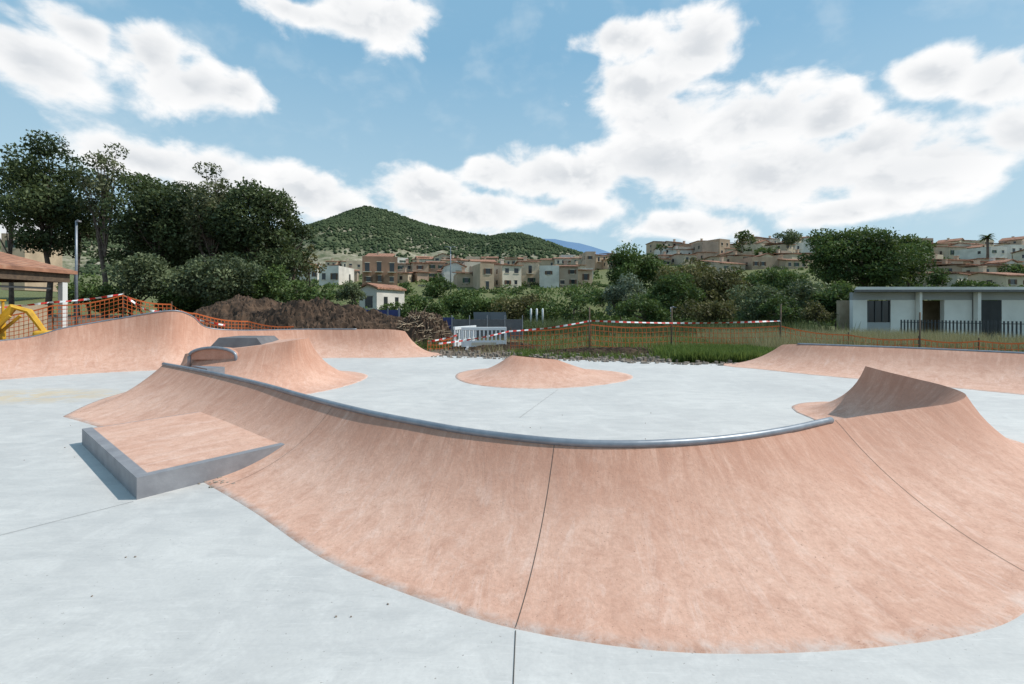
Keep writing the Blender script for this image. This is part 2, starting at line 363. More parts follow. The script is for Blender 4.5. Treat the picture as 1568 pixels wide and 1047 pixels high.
# ---------------------------------------------------------------- main ridge
S=[ # outer base, crest, inner base, h, rnd
((-7.46,7.6),(-7.45,9.77),(-6.7,11.0),.60,0),((-6.05,6.8),(-5.74,8.57),(-4.9,9.8),.60,0),((-4.7,5.85),(-4.0,7.22),(-3.15,8.4),.60,0),
((-3.55,5.0),(-2.75,6.12),(-1.95,7.3),.60,0),((-2.35,4.1),(-1.72,5.27),(-1.0,6.5),.60,0),((-1.36,3.29),(-.97,4.75),(-.35,6.0),.60,0),
((-.58,2.84),(-.36,4.38),(.1,5.75),.60,0),((.02,2.57),(.38,4.08),(.6,5.5),.60,0),((.74,2.41),(.95,4.0),(1.0,5.45),.60,0),((1.42,2.39),(1.54,4.06),(1.45,5.5),.60,0),
((2.16,2.46),(2.1,4.22),(1.9,5.65),.60,0),((2.78,2.6),(2.7,4.48),(2.35,5.85),.60,0),((3.4,2.88),(3.39,4.86),(2.9,6.15),.60,.15),((4.1,3.1),(3.9,5.04),(3.25,6.2),.62,.35),
((4.95,3.5),(4.5,5.17),(3.6,6.25),.66,.4),((5.8,4.1),(5.12,5.32),(4.0,6.35),.70,.5),((6.4,4.95),(5.58,5.62),(4.35,6.55),.74,.5),((6.72,5.75),(5.76,6.1),(4.65,6.8),.77,.45),((6.9,6.6),(5.80,6.6),(4.8,7.05),.79,.35),
((6.95,7.4),(5.82,7.1),(4.88,7.4),.815,.2),((6.85,8.2),(5.83,7.54),(4.92,7.9),.85,.05)]
ridge=empty('curved_quarter_pipe_spine')
P=cr([(*o,*c,*i,h,r) for o,c,i,h,r in S],8)
rows=[(p[0],p[1],p[2],p[3],p[6],max(0,p[7])) for p in P]
tip=P[-1]; fan=cr([(6.85,8.2),(6.4,8.75),(5.7,8.75),(5.15,8.4),(4.92,7.9)],6)[1:-1]
rows+=[(f[0],f[1],tip[2],tip[3],tip[6],tip[7]) for f in fan]
rows+=[(p[4],p[5],p[2],p[3],p[6],max(0,p[7])) for p in P[::-1]]
st=P[0]; fan=cr([(-6.7,11.0),(-7.6,11.3),(-8.3,10.7),(-8.25,9.6),(-7.95,8.6),(-7.46,7.6)],6)[1:-1]
rows+=[(f[0],f[1],st[2],st[3],st[6],0) for f in fan]
V,W,_=loft('ramp_surface',rows,True,M['pink'],ridge)
def joint(V,W,idx,parent,wd=.006):
    mb=MB(); r=V[idx*W+1:(idx+1)*W]; t=Vector((r[-1][0]-r[0][0],r[-1][1]-r[0][1],0)).normalized(); n=Vector((-t.y,t.x,0))*wd/2
    for k,p in enumerate(r):
        p=Vector(p)+Vector((0,0,.003)); mb.v+=[tuple(p-n),tuple(p+n)]
        if k: a=len(mb.v)-4; mb.f.append([a,a+1,a+3,a+2])
    mb.out('contraction_joint',M['dark'],parent)
joint(V,W,7*8,ridge,.005); joint(V,W,12*8+1,ridge,.004); joint(V,W,4*8-4,ridge,.0035)
pts=[(p[2],p[3],p[6]+.012) for p in P[:12*8+1]]
bev=MB(); bev.tube(pts,.034,14); bev.out('steel_coping',M['steel'],ridge,True)
a=MB(); a.prism([(-6.55,9.35),(-5.9,8.85),(-5.75,9.15)],.3,.63); a.out('coping_end_plate',M['steel'],ridge)
# ---------------------------------------------------------------- low ledge box
led=empty('manual_pad_ledge'); A=np.array((-3.53,4.30)); ux=np.array((-2.17,1.76)); L=np.linalg.norm(ux); ux/=L; uy=np.array((-ux[1],ux[0]))*-1
D=1.55; hz_=.205
def q(s,t): p=A+ux*s+uy*t; return (p[0],p[1])
mb=MB(); tk=.10
mb.prism([q(0,0),q(L,0),q(L,tk),q(0,tk)][::-1],-.02,hz_); mb.prism([q(0,tk),q(tk,tk),q(tk,D),q(0,D)][::-1],-.02,hz_)
mb.prism([q(L-.03,tk),q(L,tk),q(L,D),q(L-.03,D)][::-1],-.02,hz_-.01)
o=mb.out('grey_edging',M['grey'],led)
a=[q(tk,tk),q(L-.03,tk),q(L-.03,D+.3),q(tk,D+.3)]
build('pink_infill',[(x,y,hz_-.008) for x,y in a],[[0,1,2,3]],M['pink'],led,uv=[(0,.05),(1.7,.05),(1.7,.43),(0,.43)])
# ---------------------------------------------------------------- other humps
def ring(base,crest,h,rd,n=8):
    Pp=cr([(*b,*c,hh) for b,c,hh in zip(base,crest,h)],n,True)
    return [(p[0],p[1],p[2],p[3],p[4],rd) for p in Pp]
mound=empty('centre_mound')
b=[];c=[];hh=[]
for i in range(16):
    t=2*math.pi*i/16; wob=1+.05*math.sin(3*t+1)
    b.append((.75+2.35*math.cos(t)*wob,12.15+1.85*math.sin(t)*wob)); c.append((.55+.55*math.cos(t),12.1+.08*math.sin(t))); hh.append(.52-.05*math.cos(t))
loft('mound_surface',ring(b,c,hh,1.2),True,M['pink'],mound)
hump=empty('ledge_hump')
base=[(-8.7,10.9),(-7.6,9.3),(-6.0,8.5),(-4.9,8.9),(-4.1,9.9),(-3.75,11.2),(-3.95,12.4),(-5.0,13.2),(-6.8,13.2),(-8.3,12.5)]
cres=[(-7.5,10.7),(-7.35,10.4),(-6.2,10.4),(-5.3,10.5),(-4.95,10.6),(-4.92,10.9),(-5.0,11.2),(-5.4,11.4),(-6.4,11.4),(-7.2,11.2)]
hs_=[.74,.78,.90,1.02,1.08,1.08,1.08,1.04,.98,.86]
V,W,_=loft('hump_surface',ring(base,cres,hs_,.5),True,M['pink'],hump)
top=[V[i*W+W-1] for i in range(len(V)//W)]
cen=tuple(np.mean(np.array(top),axis=0)); vv=top+[cen]; n=len(top)
build('hump_top',vv,[[i,(i+1)%n,n] for i in range(n)],M['pink'],hump,True,uv=[(v[0],.6) for v in vv])
x0,x1=AT(330,530,10.9)[0],AT(424,530,10.9)[0]; t0,t1=AT(347,518,10.9)[0],AT(404,518,10.9)[0]
v=[(x0,10.5,.78),(x1,10.5,.78),(x1,11.5,.8),(x0,11.5,.8),(t0,10.6,1.12),(t1,10.6,1.12),(t1,11.4,1.12),(t0,11.4,1.12)]
bevel(build('grey_ledge_block',v,[(3,2,1,0),(4,5,6,7),(0,1,5,4),(1,2,6,5),(2,3,7,6),(3,0,4,7)],M['dgrey'],hump),.01)
arc=[]
for i in range(15):
    t=math.pi*i/14; x=-6.65-.52*math.cos(t); arc.append((x,10.15,.735+.19*math.sin(t)))
m=MB(); m.tube([(arc[0][0],10.15,.5)]+arc+[(arc[-1][0],10.15,.5)],.034,10); m.out('arched_coping',M['steel'],hump,True)
vv=[(x,10.17,z) for x,y,z in arc]+[(x,10.58,z-.02) for x,y,z in arc]; k=len(arc)
lo=[(x,10.17,.66) for x,y,z in arc]
build('arched_infill',vv+lo,[[i,i+1,k+i+1,k+i] for i in range(k-1)]+[[i,i+1,2*k+i+1,2*k+i] for i in range(k-1)],M['pink'],hump,uv=[(p[0],.8) for p in vv+lo])
def bank(name,st,back,fan_,coping=None,cop_r=.03):
    e=empty(name); P=cr([(*b,*c,h) for b,c,h in st],8)
    rows=[(p[0],p[1],p[2],p[3],p[4],.45) for p in P]
    t=P[-1]
    rows+=[(f[0],f[1],t[2],t[3],t[4],.45) for f in cr(fan_,5)[1:]]
    rows+=[(p[2]+back[0],p[3]+back[1],p[2],p[3],p[4],.45) for p in P[::-1]]
    loft('bank_surface',rows,False,M['pink'],e)
    if coping:
        m=MB(); m.tube([(p[2],p[3],p[4]+.0) for p in P[coping[0]:coping[1]]],cop_r,8); m.out('bank_coping',M['steel'],e,True)
    return P,e
bank('wave_bank',[((-16.0,4),(-18.0,4),.8),((-15.2,8.6),(-17.4,9.6),.8),((-12.9,11.4),(-14.8,13.2),.86),((-12.07,12.3),(-13.7,14.0),1.2),((-11.2,12.9),(-12.7,14.6),1.45),((-10.3,13.3),(-11.25,15.0),1.72),
 ((-9.85,13.8),(-10.95,15.6),1.55),((-9.3,14.3),(-10.8,16.2),1.12),((-8.3,15.2),(-10.0,17.0),.98),((-7.0,16.4),(-8.2,18.1),.97),((-5.6,16.6),(-6.4,18.2),.97),((-4.2,16.6),(-4.85,18.2),.96),((-3.1,16.9),(-4.3,18.35),.88)],
 (-.45,.6),[(-3.1,16.9),(-2.75,17.5),(-2.9,18.3),(-3.7,19.0)],(0,82),.025)
bank('right_bank',[((15.5,-1),(18,-.6),.7),((14.6,3.5),(16.8,4.6),.7),((12.6,7),(14.7,8.6),.7),((10.65,9.5),(12.6,11.16),.70),((9.4,11.0),(11.0,12.7),.70),((8.1,12.4),(9.6,13.65),.70),((7.4,13.4),(8.9,14.1),.70),((6.8,14.0),(8.5,14.35),.66)],
 (.5,.45),[(6.8,14.0),(6.65,14.4),(6.9,14.9),(8.0,15.0)],(0,50),.03)
mb=MB()
for i in range(130):
    if i<60: x,y=-3.0+random.gauss(0,.22),4.78+random.gauss(0,.10); s=random.uniform(.005,.018)
    else: x,y=random.uniform(-8,4),random.uniform(2.2,8); s=random.uniform(.003,.007)
    mb.box(x-s,x+s,y-s*.7,y+s*.7,.0,s*.9+.002,random.random()*3,(x,y))
mb.out('loose_crumbs',M['rubble'])
# ---------------------------------------------------------------- soil heaps
def heap(name,cx,cy,rx,ry,h,mat,seed,rough=.25,n=90):
    r=random.Random(seed); ph=[(r.uniform(.5,2.5)*1.9**(i%4),r.uniform(.5,2.5)*1.9**(i%4),r.uniform(0,6),r.uniform(0,6),.9/1.45**(i%4)) for i in range(12)]
    V=[];Fc=[]
    for j in range(n+1):
        for i in range(n+1):
            u=i/n*2-1; v=j/n*2-1; d=math.hypot(u,v); b=max(0,1-d**1.7)
            z=h*b**.8
            w_=sum(am*math.sin(a*3*u+c_+math.sin(v*4))*math.sin(b_*3*v+d_) for a,b_,c_,d_,am in ph)/5
            z=z*(1+w_*.42)+ (r.uniform(-1,1)*rough*.22*h*min(1,b*3) if b>0 else 0)
            x,y=cx+u*rx,cy+v*ry; V.append((x,y,max(-.12,terr(x,y)-.03)+z if b>0 else terr(x,y)-.15))
    for j in range(n):
        for i in range(n): a=j*(n+1)+i; Fc.append([a,a+1,a+n+2,a+n+1])
    return build(name,V,Fc,mat)
heap('soil_heap',-10.4,24.2,4.6,2.6,2.15,M['soil'],3); heap('soil_heap',-7.2,25,3.9,2.2,1.5,M['soil'],4)
heap('soil_heap',-14.2,25.0,3.8,3,1.7,M['soil'],5)
heap('rubble_heap',-4.4,22.5,1.7,1.4,1.7,M['soil'],6,.5,50); heap('soil_heap',-.5,20.8,2.6,1.2,.35,M['soil'],8,.6); heap('soil_heap',4.5,18.6,4.5,1.0,.28,M['soil'],9,.8)
mb=MB()
for i in range(260):
    a=random.uniform(0,6.28); r_=random.random()**.5; x=-4.4+1.5*r_*math.cos(a); y=22.3+1.2*r_*math.sin(a); z=1.5*(1-r_**1.6)+.05
    d=Vector((random.gauss(0,1),random.gauss(0,1),random.gauss(0,.5))).normalized()*random.uniform(.2,.5); mb.tube([(x-d.x,y-d.y,z-d.z*.3+.05),(x+d.x,y+d.y,z+d.z+.1)],[.018,.008],4)
mb.out('dry_branch_pile',M['sand'])
mb=MB()
for i in range(600):
    x=random.uniform(-3,9); y=16.8-(x+2.7)*.27+random.random()**1.5*3.2; s=random.uniform(.015,.07)
    mb.box(x-s,x+s,y-s*.7,y+s*.7,-.1,s*.8,random.random()*3,(x,y))
mb.out('rubble_stones',M['rubble'])
# ---------------------------------------------------------------- leaves
def leafcloud(cen,rad,cnt,size,tb,seed,shell=.6,asp=.5):
    g=np.random.default_rng(seed); idx=np.repeat(np.arange(len(cen)),cnt); n=len(idx)
    d=g.normal(size=(n,3)); d/=np.linalg.norm(d,axis=1)[:,None]; rr=(g.random(n)**(1/3))*(1-shell)+shell*g.random(n)**.25; rr*=1+.09*g.normal(size=n)
    c=cen[idx]+d*rad[idx]*rr[:,None]
    a=g.normal(size=(n,3)); a/=np.linalg.norm(a,axis=1)[:,None]; b=np.cross(a,g.normal(size=(n,3))); b/=np.linalg.norm(b,axis=1)[:,None]
    s=size*(.6+.8*g.random(n))[:,None]; a=a*s*.5; b=b*s*.5*asp
    V=np.stack([c-a,c-b+a*.15,c+a,c+b+a*.15],1).reshape(-1,3); Fq=np.arange(4*n).reshape(n,4)
    ti=np.clip(tb[idx]+.20*g.normal(size=n)+.22*d[:,2],0,1); return V,Fq,np.repeat(ti,4)  # random tint, plus light from above painted in: clump tops lighter, undersides darker
def tree(name,x,y,h,wd,kind,cb_=.3,n=22,ls=.26,dens=2.2,seed=0,depth=None,lean=0,cr_=.2,z0=None,trunk=.0,spread=1.0):
    g=np.random.default_rng(seed+100); z=terr(x,y) if z0 is None else z0
    depth=depth or wd*.8; e=empty(name,(0,0,0)); e.location=(x,y,z)
    c=[];
    zc=h*(cb_+1)/2; rz=h*(1-cb_)/2
    while len(c)<n:
        p=g.uniform(-1,1,3)
        if np.linalg.norm(p)>1: continue
        sh=1-.35*max(0,p[2])
        c.append((p[0]*wd/2*.82*sh*spread+lean*(zc+p[2]*rz)/h,p[1]*depth/2*.82*sh,zc+p[2]*rz*.86))
    c=np.array(c); r0=cr_*wd*(.55+.8*g.random(n)); rad=np.stack([r0,r0,r0*.75],1)
    cnt=np.maximum(20,(dens*math.pi*r0**2/(.5*ls*ls*.55*1.6)).astype(int))
    V,Fq,ti=leafcloud(c,rad,cnt,ls,g.uniform(.1,.85,n),seed)
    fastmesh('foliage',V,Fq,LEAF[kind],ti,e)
    mb=MB(); tr=trunk or max(.07,h*.012); top=(lean*.6,0,h*.72)
    tp=[(0,0,-.4),(lean*.1+.25*g.normal(),0,h*.2),(lean*.35+.4*g.normal(),.1*g.normal(),h*.45),top]; mb.tube(tp,[tr*1.35,tr,tr*.7,tr*.3],7)
    for k in range(n):
        t=g.uniform(.2,.9); b=np.array(tp[1])*(1-t)+np.array(tp[3])*t
        m_=(b+c[k])/2+g.normal(size=3)*.15*r0[k]+np.array((0,0,-.2*r0[k])); mb.tube([tuple(b),tuple(m_),tuple(c[k])],[tr*.4,tr*.25,tr*.08],5,False)
    mb.out('trunk_and_limbs',M['bark'],e,True); return e
def T(name,px,pt,pb,wpx,Y,kind,**k):
    x=(px-CX)/F*Y; top=H+(YH-pt)/F*Y; z0=terr(x,Y); h=max(1.,top-z0); cbz=H+(YH-pb)/F*Y; cb_=min(.75,max(.0,(cbz-z0)/h))
    return tree(name,x,Y,h,wpx/F*Y,kind,cb_=cb_,**k)
T('eucalyptus_tree',72,200,395,140,35,'euc',n=34,seed=1,dens=2.4)
T('eucalyptus_tree',18,255,350,76,36,'euc',n=12,seed=2,dens=2.0)
T('eucalyptus_tree',160,205,345,92,34,'lite',n=34,seed=3,dens=1.4,ls=.22,cr_=.15)
T('eucalyptus_tree',118,240,440,80,36,'euc',n=18,seed=4,dens=2.2)
T('eucalyptus_tree',245,245,400,140,35,'euc',n=36,seed=5,dens=2.4)
T('eucalyptus_tree',322,240,400,96,34,'lite',n=46,seed=61,dens=1.5,ls=.22,cr_=.16)
T('eucalyptus_tree',392,276,440,130,34,'euc',n=40,seed=7,dens=2.5)
T('eucalyptus_tree',345,280,440,115,36,'euc',n=32,seed=8,dens=2.4)
T('eucalyptus_tree',450,318,440,80,36,'euc',n=24,seed=9,dens=2.3,ls=.25)
T('eucalyptus_tree',285,320,460,110,37,'euc',n=22,seed=10,dens=2.2)
T('eucalyptus_tree',200,310,440,70,37,'euc',n=14,seed=55,dens=2)
T('olive_tree',345,380,475,125,29,'olive',n=28,seed=11,dens=2.4,ls=.2)
T('olive_tree',225,392,460,110,30,'olive',n=24,seed=12,dens=2.4,ls=.2)
T('olive_tree',408,398,470,76,30,'green',n=16,seed=13,ls=.2)
T('olive_tree',140,420,470,80,29,'green',n=12,seed=14,ls=.2)
T('shrub',470,368,425,54,40,'brown',n=10,seed=15,dens=1.8)
T('shrub',455,425,470,70,30,'green',n=14,seed=16,ls=.2)
T('shrub',290,430,480,120,31,'green',n=16,seed=17,ls=.2)
T('shrub',185,440,480,90,30,'green',n=12,seed=47,ls=.2)
T('olive_tree',536,428,468,46,32,'olive',n=14,seed=18,ls=.18,dens=2.6)
T('shrub',502,440,475,44,34,'green',n=8,seed=19,ls=.2)
T('tree',670,424,455,50,75,'green',n=12,seed=20,ls=.4); T('tree',622,428,455,30,78,'green',n=8,seed=21,ls=.4)
T('tree',705,452,478,90,52,'green',n=14,seed=22,ls=.3); T('tree',880,448,495,56,36,'green',n=12,seed=23,ls=.22)
T('shrub',800,460,488,110,42,'brown',n=14,seed=24,ls=.25); T('shrub',650,455,482,80,46,'green',n=12,seed=49,ls=.28); T('shrub',600,462,488,60,44,'green',n=10,seed=50,ls=.28)
T('shrub',745,462,485,80,42,'green',n=12,seed=51,ls=.25); T('shrub',845,464,490,70,38,'green',n=12,seed=52,ls=.22)
T('tree',975,380,440,95,72,'green',n=22,seed=25,ls=.4,dens=2.6); T('tree',925,440,470,50,55,'green',n=10,seed=26,ls=.3)
T('olive_tree',955,414,488,85,44,'silver',n=24,seed=27,ls=.26,dens=2.4,cr_=.17)
T('tree',1060,396,470,120,55,'brown',n=28,seed=28,ls=.34,dens=2.4,cr_=.17); T('tree',1030,425,492,110,40,'green',n=24,seed=29,ls=.24,cr_=.17)
T('tree',1105,408,490,100,42,'brown',n=26,seed=30,ls=.26,dens=2.2,cr_=.17); T('tree',1172,408,480,90,50,'green',n=26,seed=31,ls=.30,cr_=.17)
T('shrub',1160,436,494,110,36,'olive',n=26,seed=32,ls=.22,cr_=.15); T('shrub',1235,420,494,110,37,'olive',n=30,seed=33,ls=.24,cr_=.16,dens=2.6); T('shrub',1210,415,480,80,46,'green',n=18,seed=34,ls=.28)
T('shrub',1280,432,490,76,35,'green',n=18,seed=35,ls=.22,dens=2.6); T('shrub',985,455,498,90,34,'green',n=18,seed=53,ls=.2,cr_=.16); T('shrub',1080,455,498,90,34,'brown',n=18,seed=54,ls=.2,cr_=.16)
T('shrub',1195,455,496,80,33,'green',n=18,seed=63,ls=.2,cr_=.16); T('shrub',1255,455,500,60,31,'brown',n=14,seed=64,ls=.18,cr_=.16)
T('plane_tree',1325,338,445,155,58,'green',n=46,seed=36,ls=.36,dens=2.4,cr_=.14); T('plane_tree',1268,346,440,92,60,'green',n=26,seed=37,ls=.36,dens=2.5,cr_=.17); T('plane_tree',1388,350,445,86,60,'green',n=26,seed=38,ls=.36,dens=2.5,cr_=.17)
T('pine_tree',1137,351,388,38,150,'green',n=12,seed=39,ls=.7); T('tree',1205,352,372,44,170,'olive',n=12,seed=40,ls=.7); T('tree',1170,378,395,40,140,'green',n=12,seed=41,ls=.7)
T('tree',1012,372,385,20,160,'green',n=6,seed=42,ls=.7); T('tree',1440,412,440,40,75,'green',n=14,seed=43,ls=.4); T('tree',1555,400,425,40,85,'green',n=12,seed=44,ls=.45)
T('tree',1490,432,445,60,60,'green',n=12,seed=46,ls=.35)
# palm
x,y,z=AT(1512,357,120); zb=terr(x,y); e=empty('palm_tree',(x,y,zb)); hh=z-zb-1
mb=MB(); mb.tube([(0,0,-.5),(.1,0,hh*.5),(0,0,hh)],[.35,.28,.25],8); mb.out('trunk',M['bark'],e,True)
V=[];Fc=[]
for i in range(60):
    a=random.uniform(0,6.28); up=random.uniform(-.3,1.3); L_=random.uniform(1.5,2.1); pr=None
    for k in range(6):
        t=k/5; r_=L_*t; zz=hh+up*r_-.42*r_*r_*(.6+.3*up); wd=.22*math.sin(math.pi*min(1,t*.9+.1)); n=(-math.sin(a)*wd,math.cos(a)*wd)
        V+=[(r_*math.cos(a)-n[0],r_*math.sin(a)-n[1],zz-.1),(r_*math.cos(a)+n[0],r_*math.sin(a)+n[1],zz-.1)]
        if k: q_=len(V)-4; Fc.append([q_,q_+1,q_+3,q_+2])
fastmesh('fronds',np.array(V),np.array(Fc),LEAF['green'],np.random.rand(len(V))*.7,e)
# shrubs over hillside
cs=[];g=np.random.default_rng(5)
while len(cs)<1700:
    y=46+162*g.random()**1.5; x=g.uniform(-.75,1.25)*y*.95
    cs.append((x,y,terr(x,y)+.2))
cs=np.array(cs); r0=(.6+1.2*g.random(len(cs)))*np.where(cs[:,1]>85,.75,1.0); rad=np.stack([r0*1.2,r0*1.2,r0*.8],1)
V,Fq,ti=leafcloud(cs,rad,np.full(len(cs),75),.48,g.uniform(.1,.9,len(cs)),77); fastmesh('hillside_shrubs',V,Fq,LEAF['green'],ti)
# grass
def grass(name,n,fx,kind,hmin,hmax,wd,seed,lean=.3):
    g=np.random.default_rng(seed); P_=fx(g,n); n=len(P_); a=g.uniform(0,6.28,n); hh=g.uniform(hmin,hmax,n); ln=g.normal(size=(n,2))*hh[:,None]*lean
    dx=np.cos(a)*wd; dy=np.sin(a)*wd
    b=np.array([terr(p[0],p[1]) for p in P_]); V=np.zeros((n,3,3)); V[:,0]=np.stack([P_[:,0]-dx,P_[:,1]-dy,b],1); V[:,1]=np.stack([P_[:,0]+dx,P_[:,1]+dy,b],1); V[:,2]=np.stack([P_[:,0]+ln[:,0],P_[:,1]+ln[:,1],b+hh],1)
    fastmesh(name,V.reshape(-1,3),np.arange(3*n).reshape(n,3),LEAF[kind],np.repeat(g.random(n),3))
def cl_(g,n,x0,x1,y0,y1,sd):
    k=n//30; c=np.stack([g.uniform(x0,x1,k),g.uniform(y0,y1,k)],1); P_=np.repeat(c,30,0)+g.normal(size=(k*30,2))*sd
    ok=P_[:,1]>np.maximum(15.6-(P_[:,0]-6.9)*.2, 17.6-(P_[:,0]+2.7)*.27); return P_[ok]
grass('grass',36000,lambda g,n:cl_(g,n,1,22,19.5,35,.4),'grass',.08,.42,.022,1)
grass('grass',9000,lambda g,n:cl_(g,n,0,12,17.2,20,.25),'grass',.06,.25,.02,11)
grass('green_weeds',34000,lambda g,n:cl_(g,n,5.8,9.8,15.2,19,.25),'grass',.14,.45,.035,2)
grass('dry_grass',30000,lambda g,n:cl_(g,n,10,22,18,25,.3),'dry',.3,.95,.012,3)
grass('dry_grass',15000,lambda g,n:cl_(g,n,-3,16,19,33,.4),'dry',.1,.5,.014,4)
grass('grass',12000,lambda g,n:cl_(g,n,-16,-3,20,34,.3),'grass',.1,.6,.025,5)
grass('tall_weeds',10000,lambda g,n:cl_(g,n,0,21,28,36,.5),'cane',.4,1.2,.035,6,.25)
# ---------------------------------------------------------------- hills
RP=[(-900,380),(-300,372),(0,366),(120,356),(190,342),(260,350),(330,356),(440,350),(475,343),(505,333),(532,322),(560,314),(590,319),(620,331),(650,341),(690,350),(720,356),(750,360),(780,355),(800,356),(830,365),(860,376),(900,388),(940,397),(1000,408),(1200,425),(1500,432)]
rx=[p[0]-CX for p in RP]; rz=[1.8+YH-p[1] for p in RP]
def nz(x,y):
    return math.sin(x*.035+1.3*math.sin(y*.02))*math.sin(y*.03+.7)+.5*math.sin(x*.09+y*.04)+.3*math.sin(x*.17-y*.13)
def hillz(x,y):
    R=np.interp(x,rx,rz)-2; t=(y-300)/400
    if t<=0: return 10+t*40
    if t<=1: z=14+(R-14)*(t**1.15); amp=6*math.sin(math.pi*min(1,t))
    else: z=R-(t-1)*R*.9; amp=4*min(1,(t-1)*2)
    return z+nz(x,y)*amp
hx=np.arange(-1500,1000,9); hy=np.arange(290,1100,10)
V=[(x,y,hillz(x,y)) for y in hy for x in hx]; n=len(hx)
build('forested_hill',V,[[j*n+i,j*n+i+1,(j+1)*n+i+1,(j+1)*n+i] for j in range(len(hy)-1) for i in range(n-1)],M['hill'],smooth=True)
ph=(1+5**.5)/2; iv=np.array([(-1,ph,0),(1,ph,0),(-1,-ph,0),(1,-ph,0),(0,-1,ph),(0,1,ph),(0,-1,-ph),(0,1,-ph),(ph,0,-1),(ph,0,1),(-ph,0,-1),(-ph,0,1)])/1.9
iff=np.array([(0,11,5),(0,5,1),(0,1,7),(0,7,10),(0,10,11),(1,5,9),(5,11,4),(11,10,2),(10,7,6),(7,1,8),(3,9,4),(3,4,2),(3,2,6),(3,6,8),(3,8,9),(4,9,5),(2,4,11),(6,2,10),(8,6,7),(9,8,1)])
g=np.random.default_rng(9); C=[]
while len(C)<22000:
    y=g.uniform(350,712); x=g.uniform(-.95,.30)*y
    z=hillz(x,y)
    pr=.2+.8*min(1,max(0,(z-50)/60)) + .35*math.sin(x*.05)*math.sin(y*.035)
    if g.random()<pr: C.append((x,y,z))
C=np.array(C); s=g.uniform(.8,2.2,len(C)); V=(iv[None]*s[:,None,None]*g.uniform(.7,1.3,(len(C),12,1)))+C[:,None]+np.array((0,0,.7))
Fq=(iff[None]+12*np.arange(len(C))[:,None,None]).reshape(-1,3); fastmesh('hill_forest',V.reshape(-1,3),Fq,LEAF['pine'],np.repeat(np.clip(g.normal(.45,.25,len(C)),0,1),12),smooth=True)
fx_=np.linspace(-400,700,60); Vv=[]
for x in fx_:
    p_=np.interp(x,[-400,0,60,100,150,250,700],[380,362,368,372,388,420,450])-2; z=(YH-p_)*2500/700.+nz(x*3,50)*3; X=x*2500/700.
    Vv+=[(X,2200,20),(X,2500,z),(X,2900,0)]
build('distant_hill',Vv,[[i*3+k,i*3+3+k,i*3+4+k,i*3+1+k] for i in range(59) for k in (0,1)],M['farhill'],smooth=True)
